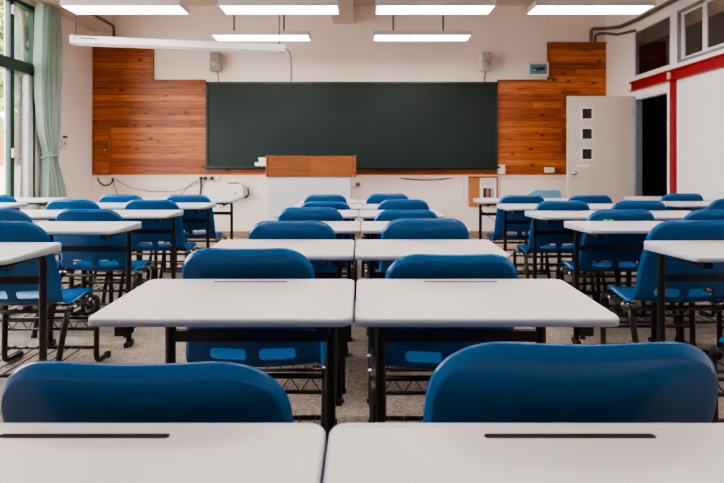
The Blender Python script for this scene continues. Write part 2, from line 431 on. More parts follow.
yw = obj('yard_wall', (lambda b: (box(b, -7.6, -7.45, 6, 18, -.12, 1.0), box(b, -7.63, -7.42, 6, 18, 1.0, 1.07), b)[2])(NB()), M['plaster'])
tag(yw, 'low white plastered wall outside, below the trees', 'wall')

# ------------------------------------------------------------------ right wall: door, red steel, windows
door = thing('door_1', 'cream door swung open with three small square panes', 'door', (XR-.02, DY1+.02, 0), 0); door['kind'] = 'structure'
del door['category']
LW, LT = .89, .045
sq = [(-.63, 1.79), (-.63, 1.517), (-.63, 1.243)]; q = .068
bm = NB(); xs = [-LW, sq[0][0]-q, sq[0][0]+q, 0]
box(bm, xs[0], xs[1], 0, LT, .01, 2.03); box(bm, xs[2], xs[3], 0, LT, .01, 2.03)
zz = [.01] + sorted([z-q for _, z in sq] + [z+q for _, z in sq]) + [2.03]
for k in range(0, len(zz), 2): box(bm, xs[1], xs[2], 0, LT, zz[k], zz[k+1])
obj('leaf', bm, M['door'], door)
for x, z in sq:
    bm = NB()
    for b in [(x-q-.02, x-q, -.008, .002, z-q-.02, z+q+.02), (x+q, x+q+.02, -.008, .002, z-q-.02, z+q+.02), (x-q, x+q, -.008, .002, z-q-.02, z-q), (x-q, x+q, -.008, .002, z+q, z+q+.02)]: box(bm, *b)
    fr = obj('pane_frame', bm, M['plastic'], door)
    boxobj('pane', (x-q, x+q, .02, .026, z-q, z+q), M['print_dark'], fr)
bm = NB(); cyl(bm, (-LW+.065, 0, .985), (-LW+.065, -.02, .985), .03); cyl(bm, (-LW+.065, -.02, .985), (-LW+.065, -.05, .985), .014)
bmesh.ops.create_uvsphere(bm, u_segments=14, v_segments=10, radius=.029, matrix=Matrix.Translation((-LW+.065, -.066, .985)))
obj('knob', bm, M['chrome'], door, smooth=True)
bm = NB(); box(bm, -LW+.12, -LW+.30, -.006, .0, 1.07, 1.10); obj('notice_strip', bm, M['paper'], door)
bm = NB()
for z in (.3, 1.0, 1.75): cyl(bm, (.0, -.012, z), (.0, -.012, z+.1), .012)
obj('hinge', bm, M['alu'], door)
bm = NB()
box(bm, XR-.03, WX+.005, DY1-.05, DY1, 0, DZ, mi=0); box(bm, XR-.03, WX+.01, DY0, DY1-.05, DZ-.05, DZ, mi=1); box(bm, XR-.03, WX+.01, DY0, DY0+.05, 0, DZ-.05, mi=1)
struct('trim_7', bm, [M['alu'], M['white_frame']])
bm = NB()      # red steel beam and post
box(bm, XR-.04, XR, .5, 6.57, 2.095, 2.225); box(bm, XR-.055, XR, .5, 6.60, 2.205, 2.225); box(bm, XR-.055, XR, .5, 6.60, 2.095, 2.112)
box(bm, XR-.04, XR, DY0-.085, DY0-.01, 0, 2.095)
struct('trim_8', bm, M['red'])
bm = NB(); box(bm, XR-.085, XR-.054, DY0-.07, DY0-.03, 2.11, 2.19, bev=.006); tag(obj('junction_box', bm, M['beige']), 'small beige box on the red beam above the red post', 'box')
bm = NB(); box(bm, XR-.012, XR, .5, DY0-.12, .02, 2.08); struct('trim_9', bm, M['white_frame'])
def clerestory(n, y0, y1, sashes):
    w = thing('window_%d' % n, ('single fixed corridor window above the doorway', 'sliding corridor window above the white panel', 'corridor window nearest the camera on right wall')[n-2], 'window', (XR, 0, 0)); w['kind'] = 'structure'
    del w['category']
    bm = NB(); f = .03 if sashes > 1 else .012
    box(bm, -.01, .05, y0, y1, CZ0-.0, CZ0+f); box(bm, -.01, .05, y0, y1, CZ1-f, CZ1); box(bm, -.01, .05, y1-f, y1, CZ0+f, CZ1-f); box(bm, -.01, .05, y0, y0+f, CZ0+f, CZ1-f)
    obj('frame', bm, M['alu'] if sashes > 1 else M['white_frame'], w)
    ln = (y1-y0-2*f)/sashes
    for k in range(sashes):
        a, b = y0+f+k*ln, y0+f+(k+1)*ln
        x = .0 + .022*(k % 2); rl = .03 if sashes > 1 else .012; s = .05 if sashes > 1 else .018
        bm = NB()
        box(bm, x, x+.02, a, a+s, CZ0+f, CZ1-f); box(bm, x, x+.02, b-s, b, CZ0+f, CZ1-f); box(bm, x, x+.02, a+s, b-s, CZ0+f, CZ0+f+rl); box(bm, x, x+.02, a+s, b-s, CZ1-f-rl, CZ1-f)
        sh = obj('sash', bm, M['white_frame'] if sashes > 1 else M['alu'], w)
        bm = NB(); vs = [bm.verts.new(p) for p in ((x+.01, a+s, CZ0+f+rl), (x+.01, b-s, CZ0+f+rl), (x+.01, b-s, CZ1-f-rl), (x+.01, a+s, CZ1-f-rl))]; bm.faces.new(vs)
        obj('pane', bm, M['pane_dark'], sh)
for n, ((a, b), s) in enumerate(zip(clear, (1, 4, 3))): clerestory(n+2, a, b, s)

# conduits
def curve_thing(name, pts, r, m, label, cat, fil=.05, n=8):
    bm = NB(); tube(bm, fillet(pts, fil), r, n); return tag(obj(name, bm, m), label, cat)
curve_thing('conduit', [(3.46, 7.29, 2.957), (3.46, 7.29, 3.15), (3.66, 7.27, 3.15), (3.66, 6.85, 3.055), (3.66, 6.4, 3.03), (3.66, 1.0, 3.03)], .026, M['pipe'], 'upper grey conduit bending from cladding top along the right wall top', 'pipe')
curve_thing('conduit', [(3.53, 7.31, 2.957), (3.53, 7.31, 3.07), (3.672, 7.29, 3.085), (3.672, 6.95, 2.97), (3.672, 6.5, 2.905)], .02, M['pipe'], 'lower short grey conduit ending at the upper corner of corridor window', 'pipe')
curve_thing('conduit', [(-3.76, 7.32, 3.05), (-3.76, 7.32, 3.20), (-3.755, 6.0, 3.22), (-3.755, .5, 3.22)], .02, M['pipe'], 'grey conduit along the left ceiling beam', 'pipe')

# ------------------------------------------------------------------ chalkboard
cb = thing('chalkboard', 'long dark green chalkboard mounted on the front wall', 'chalkboard', (-.155, YF, 1.03))
W2, H = 2.205, 1.32
boxobj('writing_surface', (-W2+.02, W2-.02, -.05, 0, .04, H-.02), M['board'], cb)
bm = NB()
box(bm, -W2, -W2+.03, -.065, 0, .03, H); box(bm, W2-.03, W2, -.065, 0, .03, H); box(bm, -W2, W2, -.065, 0, H-.03, H); box(bm, -W2, W2, -.065, 0, 0, .04)
obj('frame', bm, M['board_frame'], cb)
bm = NB(); box(bm, -W2-.03, W2+.01, -.16, -.06, .018, .034); box(bm, -W2-.03, W2+.01, -.165, -.155, .018, .052); obj('chalk_tray', bm, M['board_frame'], cb)
TZ = 1.03+.034
def chalkbox(x, w, z, label):
    t = thing('chalk_box', label, 'box', (x, YF-.105, z)); h = .068
    boxobj('carton', (-w/2, w/2, -.04, .04, 0, h), M['paper'], t, bev=.004)
    boxobj('lid', (-w/2-.003, w/2+.003, -.043, .043, h-.02, h+.002), M['chalk'], t)
chalkbox(-1.515, .165, TZ, 'wider white chalk box lying on the chalk tray by the lectern')
chalkbox(-1.48, .12, TZ+.0705, 'smaller white chalk box on top of the other one')
for x, l, lab in ((1.80, .085, 'white chalk stick at right part of the chalk tray'), (1.93, .03, 'short chalk stub near the right end of the chalk tray'), (-2.25, .07, 'chalk stick lying at the left end of the chalk tray'), (-2.02, .06, 'second chalk stick from left end of the chalk tray')):
    bm = NB(); cyl(bm, (x-l/2, YF-.12, TZ+.009), (x+l/2, YF-.118, TZ+.009), .0085, 10); tag(obj('chalk_stick', bm, M['chalk']), lab, 'chalk', 'chalk on the tray')
t = thing('paper_holder', 'white box fixed at the right end of chalkboard tray', 'box', (2.10, PY, .955))
bm = NB(); box(bm, -.05, .05, -.07, 0, 0, .14, bev=.008); obj('case', bm, M['plastic'], t)
boxobj('cover', (-.046, .046, -.075, -.069, .012, .128), M['paper'], t)

# ------------------------------------------------------------------ wall equipment
def speaker(x, label, tilt):
    t = thing('wall_speaker', label, 'speaker', (x, YF, 2.50), 0, 'speakers above the chalkboard')
    bm = NB(); box(bm, -.08, .08, -.17, -.03, 0, .285, bev=.018); c = obj('cabinet', bm, M['speaker_grey'] if tilt else M['plastic'], t)
    bm = NB(); box(bm, -.068, .068, -.178, -.165, .015, .27, bev=.006); obj('grille', bm, M['grille'] if tilt else M['speaker_grey'], t)
    bm = NB(); cyl(bm, (0, -.178, .10), (0, -.184, .10), .05, 20); obj('woofer', bm, M['speaker_grey'], t)
    bm = NB(); box(bm, -.03, .03, -.035, 0, .1, .2); obj('bracket', bm, M['dark'], t)
    bm = NB(); tube(bm, [(0, -.06, .005), (.01, -.04, -.03), (.005, -.012, -.08), (.008, -.01, -.15)], .008, 6); obj('cable', bm, M['brown'], t)
speaker(-2.19, 'grey loudspeaker on the wall above the left part of chalkboard', True)
speaker(1.855, 'white loudspeaker on the wall above the right part of chalkboard', False)
t = thing('distribution_panel', 'white electric panel with blue-tinted cover beside the upper cladding', 'panel', (2.66, YF, 2.43))
bm = NB(); box(bm, -.155, .155, -.07, 0, 0, .22, bev=.008); obj('case', bm, M['plastic'], t)
cv = boxobj('cover', (-.125, .125, -.078, -.069, .035, .185), M['blueglass'], t)
bm = NB(); box(bm, -.09, .01, -.083, -.077, .085, .13); obj('switch_row', bm, M['dark'], cv)
bm = NB(); box(bm, .01, .09, -.083, -.077, .095, .14); obj('switch_row', bm, M['dark'], cv)
bm = NB(); box(bm, -.10, -.04, -.085, -.082, .088, .105); obj('breaker_label', bm, M['print_grey'], cv)
curve_thing('cable', [(-.95, 5.95, 2.53), (-1.0, 6.6, 2.66), (-1.077, 7.3, 2.75), (-1.077, 7.343, 2.68), (-1.077, 7.343, 2.37)], .008, M['cable'], 'thin cable dropping from projection screen end to the chalkboard top', 'cable')

# projection screen case, hung at an angle
ang = math.atan2(.42, 2.386)
t = thing('projection_screen', 'long white projection screen case hung below the left ceiling', 'projection screen', (-3.295, 5.5, 2.475), ang)
LN = 2.38
bm = NB(); box(bm, 0, LN, -.05, .05, 0, .088, bev=.012); obj('case', bm, M['white_metal'], t)
for x in (0, LN-.02):
    bm = NB(); box(bm, x-.012, x+.032, -.056, .056, -.004, .092, bev=.006); obj('end_cap', bm, M['plastic'], t)
boxobj('maker_plate', (.09, .28, -.0525, -.0495, .05, .062), M['dark'], t)
bm = NB(); cyl(bm, (.04, -.054, .055), (.04, -.06, .055), .008, 10); obj('screw', bm, M['chrome'], t)
bm = NB(); box(bm, .05, LN-.05, -.02, .02, -.016, 0); obj('bottom_bar', bm, M['lightbox'], t)
bm = NB(); cyl(bm, (.03, 0, .1), (.03, 0, ZC-2.48), .007, 8); obj('hanger', bm, M['cable'], t)
bm = NB(); cyl(bm, (LN-.06, 0, .1), (LN-.06, 0, ZC-2.48), .007, 8); obj('hanger', bm, M['cable'], t)

# outlets, cables, eraser cleaner
def outlet(x, z, w, dark, label, m='plastic'):
    t = thing('wall_outlet', label, 'outlet', (x, YF, z))
    boxobj('plate', (-w/2, w/2, -.05, 0, -.038, .038), M[m], t, bev=.006)
    for k in dark:
        bm = NB(); box(bm, k-.022, k+.022, -.075, -.048, -.03, .02, bev=.004); obj('plug', bm, M['dark'], t)
outlet(-2.40, .90, .125, (-.03, .035), 'white wall outlet with two dark plugs under left cladding')
outlet(-2.235, .90, .14, (-.03,), 'white wall outlet with one dark plug, right of the two-plug one')
outlet(2.83, 1.0+.0, .0001+.14, (), 'blank white switch plate on the right cladding', 'plastic')
bpy.data.objects['wall_outlet.002'].location = (2.83, PY, 1.02)
t = thing('wall_socket', 'small white socket with brown plug right of the lectern', 'outlet', (-.06, YF, .80))
boxobj('plate', (-.07, .0, -.03, 0, -.03, .05), M['plastic'], t, bev=.005)
bm = NB(); cyl(bm, (.0, -.045, .005), (.0, -.0, .005), .034, 14); obj('plug', bm, M['brown'], t)
t = thing('eraser_cleaner', 'white chalkboard eraser cleaner fixed on the wall', 'eraser cleaner', (-1.905, YF, .62))
bm = NB(); box(bm, -.15, .15, -.20, 0, 0, .19, bev=.025)
for v in bm.verts:
    if v.co.z > .1: v.co.x *= .84; v.co.y = v.co.y*.9
obj('case', bm, M['white_metal'], t)
bm = NB(); cyl(bm, (.03, -.199, .055), (.03, -.21, .055), .014, 12); obj('switch', bm, M['dark'], t)
bm = NB(); box(bm, -.15, .15, -.203, 0, -.012, .035, bev=.01); obj('base', bm, M['white_metal'], t)
bm = NB(); tube(bm, fillet([(.06, -.1, -.005), (.18, -.1, -.01), (.2, -.06, .05), (.17, -.02, .12)], .04), .014, 8); obj('hose', bm, M['dark'], t)
er = thing('board_eraser', 'orange wooden-backed eraser resting on the eraser cleaner', 'eraser', (-1.93, YF-.11, .8105))
bm = NB(); box(bm, -.085, .085, -.03, .03, .012, .034, bev=.006); obj('handle', bm, M['orange'], er)
boxobj('felt', (-.08, .08, -.028, .028, 0, .013), M['brown'], er)
def cable(pts, r, label, m='cable'):
    pts = [(x, y+(.02-r+.001), z) for x, y, z in pts]
    return curve_thing('cable', pts, r, M[m], label, 'cable', .06, 6)
cy = YF-.02
cable([(-2.43, cy-.05, .87), (-2.44, cy-.01, .76), (-2.47, cy, .56), (-2.49, cy, .35), (-2.49, cy, .10)], .013, 'black cable hanging from the two-plug outlet', 'dark')
cable([(-2.44, cy-.04, .855), (-2.6, cy, .77), (-2.85, cy, .69), (-3.2, cy, .69), (-3.55, cy, .76), (-3.75, cy, .88)], .005, 'thin grey cable sagging along the wall under left cladding')
cable([(-2.5, cy-.004, .86), (-2.62, cy, .80), (-2.72, cy, .68), (-2.8, cy, .6)], .006, 'short grey cable drooping left of the two-plug outlet')
cable([(-3.80, cy, .98), (-3.79, cy, .82), (-3.92, cy, .77), (-4.02, cy, .86), (-4.0, cy, .95)], .011, 'dark cable loop hanging below the narrow pine cupboard', 'dark')
cable([(-3.78, cy-.01, 1.05), (-3.77, cy-.01, .80), (-3.70, cy-.01, .62), (-3.62, cy-.01, .5)], .006, 'thin cable falling from the narrow pine cupboard')
cable([(.56, cy, .905), (.7, cy, .88), (.95, cy, .865), (1.2, cy, .875), (1.42, cy, .91)], .008, 'dark cable sagging under the cladding right of lectern', 'dark')
cable([(1.75, cy, .5), (1.85, cy, .36), (2.0, cy, .27), (2.08, cy, .2)], .007, 'grey cable running down below the notice board')

# notice board with papers
t = thing('notice_board', 'small brown fibreboard hung below the right end of chalkboard', 'notice board', (1.83, YF, .47))
boxobj('panel', (-.205, .215, -.03, 0, 0, .44), M['cork'], t, bev=.004)
bm = NB(); box(bm, -.215, .225, -.038, .0, .43, .455); box(bm, .205, .225, -.038, 0, 0, .43); obj('edge_strip', bm, M['wood_trim'], t)
t = thing('notice', 'white printed notice with photo strip on brown fibreboard', 'paper', (1.91, YF-.0305, .54))
boxobj('sheet', (-.125, .125, -.002, 0, 0, .36), M['paper'], t)
for k, (a, b, m) in enumerate([(-.075, -.03, 'print_dark'), (-.03, .015, 'print_red'), (.015, .04, 'print_dark'), (.04, .085, 'print_green')]):
    boxobj('picture', (a, b, -.0035, -.002, .06, .205), M[m], t)
bm = NB()
for k in range(4): box(bm, -.1, .1-.03*(k % 2), -.003, -.002, .25+.022*k, .256+.022*k)
obj('text_lines', bm, M['print_grey'], t)
t = thing('hanging_notebook', 'narrow white ring-bound pad hanging left of brown fibreboard', 'notepad', (1.58, YF-.005, .56))
bm = NB(); box(bm, -.028, .028, -.025, 0, 0, .37); obj('pages', bm, M['paper'], t)
bm = NB()
for k in range(12): cyl(bm, (-.036, -.013, .02+.03*k), (-.02, -.013, .02+.03*k), .006, 6)
obj('ring_binding', bm, M['dark'], t)
# left wall switch and hook
t = thing('wall_switch', 'white switch plate with dark top on left wall by curtain', 'switch', (XL, 6.63, 1.30))
boxobj('plate', (0, .012, -.06, .06, 0, .19), M['plastic'], t)
boxobj('tag', (.011, .016, -.05, .05, .165, .195), M['dark'], t)
bm = NB(); box(bm, .011, .02, -.015, .015, .07, .11); obj('rocker', bm, M['print_grey'], t)
bm = NB(); tube(bm, [(0, 6.50, 1.46), (.04, 6.50, 1.44), (.05, 6.50, 1.36), (.03, 6.50, 1.31), (.0, 6.50, 1.33)], .009, 8); tag(obj('wall_hook', bm, M['beige'], loc=(XL, 0, 0)), 'small beige hook on left wall next to switch plate', 'hook')

# lectern
t = thing('lectern', 'white teacher lectern with brown wooden upper front', 'lectern', (-.67, 6.3, 0))
boxobj('body', (-.55, .52, .02, .55, 0, .945), M['lectern_white'], t)
boxobj('front_panel', (-.56, .55, -.0, .03, .94, 1.215), M['wood_desk'], t)
for s in (-.585, .56): boxobj('side_panel', (s, s+.028, -.01, .55, .935, 1.225), M['wood_desk'], t, bev=.003)
boxobj('top', (-.556, .559, .03, .55, 1.16, 1.18), M['wood_desk'], t)

# ------------------------------------------------------------------ ceiling lights
def make_light(label, cx, cy):
    t = thing('ceiling_light', label, 'ceiling light', (cx, cy, 2.72), 0, 'ceiling lights')
    w, d = .60, .135
    bm = NB()
    box(bm, -w-.012, w+.012, -d-.012, d+.012, .03, .058); box(bm, -w-.012, -w, -d-.012, d+.012, 0, .03); box(bm, w, w+.012, -d-.012, d+.012, 0, .03)
    box(bm, -w, w, -d-.012, -d, 0, .03); box(bm, -w, w, d, d+.012, 0, .03)
    obj('frame', bm, M['lightbox'], t)
    boxobj('diffuser', (-w, w, -d, d, .004, .012), M['emit'], t)
    for x in (-.36, .28):
        bm = NB(); cyl(bm, (x, 0, .058), (x, 0, ZC-2.72), .011, 8); obj('hanger', bm, M['cable'], t)
    return t
spots = [(-2.47, 5.07, 'lit ceiling light at top left of the nearer visible row'), (-.855, 5.07, 'lit ceiling light second from left in nearer visible row'), (.755, 5.07, 'lit ceiling light third from left in nearer visible row'), (2.385, 5.07, 'lit ceiling light at top right of the nearer visible row'),
         (-1.28, 6.19, 'lit ceiling light of the farther row, left, over the projection screen end'), (.76, 6.19, 'lit ceiling light of the farther row, right, above the chalkboard')]
for yy in (3.0, .9):  # unseen rows above the frame, added to light the desks
    for k, xx in enumerate((-2.43, -.855, .755, 2.36)): spots.append((xx*1.0, yy, 'added unseen ceiling light, %s of its row, %s' % (('far left', 'centre left', 'centre right', 'far right')[k], {3.0: 'over the middle desks', .9: 'over the nearest desks'}[yy])))
L0 = None
for x, y, lab in spots:
    if L0 is None: L0 = make_light(lab, x, y)
    else: dup(L0, (x, y, 2.72), 0, lab)
curve_thing('cable', [(-.15, 4.95, 3.1), (.1, 5.0, 3.05), (.45, 5.05, 3.0)], .006, M['cable'], 'thin cable between the ceiling beam and nearer light row', 'cable')

# ------------------------------------------------------------------ chair prototype
BT = .823      # top of backrest
def catmull(P, n):
    out = []
    for i in range(len(P)-1):
        p0 = P[max(i-1, 0)]; p1 = P[i]; p2 = P[i+1]; p3 = P[min(i+2, len(P)-1)]
        for k in range(n):
            t = k/n
            out.append(tuple(.5*((2*p1[j]) + (-p0[j]+p2[j])*t + (2*p0[j]-5*p1[j]+4*p2[j]-p3[j])*t*t + (-p0[j]+3*p1[j]-3*p2[j]+p3[j])*t**3) for j in range(2)))
    out.append(P[-1]); return out
def shell_mesh(mat, parent, name='seat_shell', slots=True):
    prof = catmull([(0, BT), (.012, .79), (.042, .70), (.076, .60), (.103, .52), (.120, .465), (.140, .422), (.178, .402), (.25, .404), (.33, .417), (.385, .424), (.422, .416), (.442, .392)], 10)
    L = [0]
    for a, b in zip(prof, prof[1:]): L.append(L[-1] + math.hypot(b[0]-a[0], b[1]-a[1]))
    tot = L[-1]
    def at(s):
        s = min(max(s, 0), tot)
        for i in range(len(L)-1):
            if s <= L[i+1]+1e-9:
                k = (s-L[i])/(L[i+1]-L[i]); return prof[i][0]+(prof[i+1][0]-prof[i][0])*k, prof[i][1]+(prof[i+1][1]-prof[i][1])*k
        return prof[-1]
    def s_at_z(z):
        for i in range(len(L)):
            if prof[i][1] <= z: return L[i]
    R1, R2 = .088, .055
    ss = [R1*(1-math.cos(PI/2*k/7)) for k in range(8)]
    sa, sb = s_at_z(.490), s_at_z(.450)
    n1 = 9; ss += [R1 + (sa-R1)*k/n1 for k in range(1, n1+1)]
    ss += [sa+(sb-sa)*k/2 for k in (1, 2)]
    n2 = 16; ss += [sb + (tot-R2-sb)*k/n2 for k in range(1, n2+1)]
    ss += [tot-R2 + R2*math.sin(PI/2*k/5) for k in range(1, 6)]
    us = [0, .055, .11, .2, .3, .42, .55, .66, .76, .86, .93, 1]
    us = [-u for u in us[:0:-1]] + us
    bm = NB(); grid = []
    for s in ss:
        y, z = at(s)
        k = min(1, s/(sb)); hw = .194 + .014*k
        if s > sb: hw = .208 + .005*min(1, (s-sb)/.2)
        f = 1
        if s < R1: hw = hw - R1 + math.sqrt(max(0, R1*R1-(R1-s)**2))
        if s > tot-R2: hw = hw - R2 + math.sqrt(max(0, R2*R2-(s-tot+R2)**2))
        backk = max(0, min(1, (sb+.02-s)/.12)); seatk = 1-backk
        row = []
        for u in us:
            x = u*hw; xx = x/.21
            dy = .024*xx*xx*backk
            dz = (.016*xx*xx)*seatk*(1 if s < tot-.08 else .4) - (.004*(1-min(1, xx*xx*1.6)))*max(0, 1-s/.1)
            row.append(bm.verts.new((x, y+dy, z+dz)))
        grid.append(row)
    i0 = min(range(len(ss)), key=lambda i: abs(ss[i]-sa)); i1 = min(range(len(ss)), key=lambda i: abs(ss[i]-sb))
    for i in range(len(ss)-1):
        for j in range(len(us)-1):
            um = (us[j]+us[j+1])/2
            if slots and i0 <= i < i1 and .11 < abs(um) < .66: continue
            bm.faces.new((grid[i][j], grid[i][j+1], grid[i+1][j+1], grid[i+1][j]))
    bm.normal_update()
    if grid[10][11].normal.y < 0:
        bmesh.ops.reverse_faces(bm, faces=bm.faces[:]); bm.normal_update()
    # rolled rim on the outer boundary
    loop = grid[0][:] + [r[-1] for r in grid[1:]] + grid[-1][-2::-1] + [r[0] for r in grid[-2:0:-1]]
    N = len(loop); rings = [loop]
    info = []
    for k, v in enumerate(loop):
        t = (loop[(k+1) % N].co - loop[k-1].co).normalized(); n = v.normal.copy()
        o = t.cross(n).normalized()
        cen = sum((f.calc_center_median() for f in v.link_faces), Vector())/len(v.link_faces)
        if o.dot(v.co-cen) < 0: o = -o
        fl = max(-1, min(1, 1-2*(v.co.y-.11)/.07)); info.append((v.co.copy(), o, n*fl))
    for a, b in ((.0012, .0010), (.0045, .0048), (.0088, .0092), (.0115, .0130), (.0122, .0170)):
        rings.append([bm.verts.new(p + o*a + n*b) for p, o, n in info])
    for r0, r1 in zip(rings, rings[1:]):
        for k in range(N): bm.faces.new((r0[k], r0[(k+1) % N], r1[(k+1) % N], r1[k]))
    o = obj(name, bm, mat, parent, smooth=True)
    md = o.modifiers.new('s', 'SOLIDIFY'); md.thickness = .005; md.offset = 0
    md = o.modifiers.new('u', 'SUBSURF'); md.levels = 1; md.render_levels = 1
    baked(o)
    for p in o.data.polygons: p.use_smooth = True
    return o
RX = .236
def make_chair(label):
    t = thing('school_chair', label, 'chair', (0, 0, 0), 0, 'blue plastic school chairs')
    shell_mesh(M['shell'], t)
    for s in (-1, 1):
        bm = NB(); tube(bm, fillet([(s*RX, .16, .38), (s*RX, .125, .30), (s*RX, .035, .014)], .03), .0135, 10)
        lg = obj('rear_leg', bm, M['metal'], t)
        bm = NB(); cyl(bm, (s*RX, .033, 0), (s*RX, .037, .02), .017, 10); obj('foot_cap', bm, M['rubber'], lg)
        bm = NB(); tube(bm, fillet([(s*RX, .36, .385), (s*RX, .425, .375), (s*RX, .415, .016), (s*RX, .55, .016)], .055), .0135, 10)
        lg = obj('front_leg', bm, M['metal'], t)
        bm = NB(); cyl(bm, (s*RX, .535, .0), (s*RX, .535, .03), .016, 10); obj('foot_cap', bm, M['rubber'], lg)
        bm = NB(); tube(bm, [(s*RX, .15, .376), (s*RX, .20, .384), (s*RX, .38, .386)], .0135, 10); obj('seat_rail', bm, M['metal'], t)
        for y in (.19, .32):
            bm = NB(); cyl(bm, (s*(RX+.008), y, .388), (s*(RX+.022), y, .388), .010, 10); cyl(bm, (s*.19, y, .392), (s*(RX+.004), y, .388), .007, 8)
            obj('bolt', bm, M['chrome'], t)
    # cross bars under the seat
    for (y, z) in ((.17, .372), (.34, .378)):
        bm = NB(); cyl(bm, (-RX, y, z), (RX, y, z), .010, 8); obj('cross_bar', bm, M['metal'], t)
    # zigzag stay between two bars at the front legs
    bm = NB(); r = .006
    for z in (.26, .20): cyl(bm, (-RX, .418, z), (RX, .418, z), .008, 8)
    n = 12
    tube(bm, [(-RX+2*RX*k/n, .418, .20 if k % 2 else .26) for k in range(n+1)], .0035, 5)
    obj('stay', bm, M['metal'], t)
    # book rack of wire rods
    bm = NB()
    cyl(bm, (-RX, .415, .10), (RX, .415, .10), .009, 8); cyl(bm, (-RX, .062, .10), (RX, .062, .10), .009, 8)
    for k in range(1, 8):
        x = -RX + 2*RX*k/8; tube(bm, [(x, .062, .108), (x, .415, .108)], .003, 6)
    obj('book_rack', bm, M['metal'], t)
    return t

# ------------------------------------------------------------------ desk prototype
DW, DD, DH, TILT = .62, .355, .74, .028
def desktop(t):
    def outline(inset, nseg=6):
        w, d = DW/2-inset, DD
        pts = []
        for cx, cy, r, a0 in ((w-.028, inset+.028, .028, -PI/2), (w-.024, d-inset-.024, .024, 0), (-w+.024, d-inset-.024, .024, PI/2), (-w+.028, inset+.028, .028, PI)):
            r = max(.004, r - inset*.5)
            ccx = (w-r)*(1 if cx > 0 else -1); ccy = inset+r if cy < d/2 else d-inset-r
            for k in range(nseg+1):
                a = a0 + PI/2*k/nseg; pts.append((ccx+r*math.cos(a), ccy+r*math.sin(a)))
        return pts
    def low(y):
        k = min(1, max(0, (y-.07)/.11)); k = k*k*(3-2*k); return DH-.018-.018*k
    bm = NB(); rings = []
    specs = [(.004, 'low0', 1), (0.0, 'low', 1), (0.0, -.004, 1), (.0015, -.0012, 1), (.004, 0, 1), (.009, 0, 0), (.0115, -.0018, 0)]
    for ins, z, mi in specs:
        o = outline(ins)
        rings.append([bm.verts.new((x, y, (low(y) if z == 'low' else low(y)-.002 if z == 'low0' else DH+z))) for x, y in o])
    N = len(rings[0])
    for i, (a, b) in enumerate(zip(rings, rings[1:])):
        for k in range(N):
            f = bm.faces.new((a[k], a[(k+1) % N], b[(k+1) % N], b[k])); f.material_index = specs[i+1][2]; f.smooth = True
    # underside, recessed
    lower = [bm.verts.new((v.co.x*.97, DD/2+(v.co.y-DD/2)*.96, DH-.016)) for v in rings[0]]
    for k in range(N):
        f = bm.faces.new((rings[0][(k+1) % N], rings[0][k], lower[k], lower[(k+1) % N])); f.material_index = 1
    f = bm.faces.new(lower[::-1]); f.material_index = 1
    # inner field with the pencil groove
    zt = DH-.0018; gl, gr, gy = .105, .0055, DD-.030
    g = []
    for k in range(9): a = -PI/2+PI*k/8; g.append((gl+gr*math.cos(a), gy+gr*math.sin(a)))
    for k in range(9): a = PI/2+PI*k/8; g.append((-gl+gr*math.cos(a), gy+gr*math.sin(a)))
    gt = [bm.verts.new((x, y, zt)) for x, y in g]; gb = [bm.verts.new((x, y, zt-.008)) for x, y in g]
    G = len(g)
    ie = [bm.edges.get((rings[-1][k], rings[-1][(k+1) % N])) for k in range(N)]
    ge = [bm.edges.new((gt[k], gt[(k+1) % G])) for k in range(G)]
    bmesh.ops.triangle_fill(bm, edges=ie+ge, use_beauty=True)
    for k in range(G): bm.faces.new((gt[k], gt[(k+1) % G], gb[(k+1) % G], gb[k])).material_index = 2
    bm.faces.new(gb).material_index = 2
    for v in bm.verts: v.co.z += TILT*v.co.y
    return obj('tabletop', bm, [M['top'], M['edge'], M['groove']], t)
LX = .238
def make_desk(label):
    t = thing('school_desk', label, 'desk', (0, 0, 0), 0, 'white-topped school desks')
    desktop(t)
    for s in (-1, 1):
        bm = NB(); tube(bm, fillet([(s*LX, .05, .704), (s*LX, .325, .710), (s*LX, .325, .02)], .055, 7), .0155, 10)
        box(bm, s*LX-.016, s*LX+.016, .03, .06, .69, .718)
        box(bm, s*LX-.014, s*LX+.014, .285, .365, 0, .03, bev=.004)
        lg = obj('leg', bm, M['metal'], t)
        bm = NB(); cyl(bm, (s*LX, .325, 0), (s*LX, .325, .012), .022, 12); obj('foot_pad', bm, M['rubber'], lg)
    boxobj('apron', (-LX, LX, .315, .335, .572, .604), M['metal'], t)
    boxobj('brace', (-LX+.012, LX-.012, .20, .225, .690, .714), M['metal'], t)
    bm = NB(); x = LX-.045; tube(bm, fillet([(x, .20, .705), (x, .20, .66), (x-.03, .20, .655), (x-.045, .20, .68), (x-.03, .20, .695)], .015, 4), .0035, 6); obj('bag_hook', bm, M['metal'], t)
    return t

# ------------------------------------------------------------------ place desks and chairs
NEAR = [.295, 1.113, 1.905, 2.70, 3.49, 4.28, 5.06]
DZS = [1, 1, .996, .987, .983, .962, .946]
ORD = ['nearest the camera', 'second from the camera', 'third from the camera', 'fourth from the camera', 'fifth from the camera', 'second farthest from the camera', 'farthest from the camera']
desk0 = chair0 = None
def put_desk(x, y, rz, label):
    global desk0
    if desk0 is None:
        desk0 = make_desk(label); desk0.location = (x, y, 0); desk0.rotation_euler = (0, 0, rz); return desk0
    return dup(desk0, (x, y, 0), rz, label)
def put_chair(x, y, rz, label):
    global chair0
    y -= .016
    if chair0 is None:
        chair0 = make_chair(label); chair0.location = (x, y, 0); chair0.rotation_euler = (0, 0, rz); return chair0
    return dup(chair0, (x, y, 0), rz, label)
jit = random.Random(3)
gap_l = [-.047, -.022, -.034, -.010, -.027, -.010, -.050]
gap_r = [-.043, -.016, -.028, -.004, -.021, -.003, -.042]
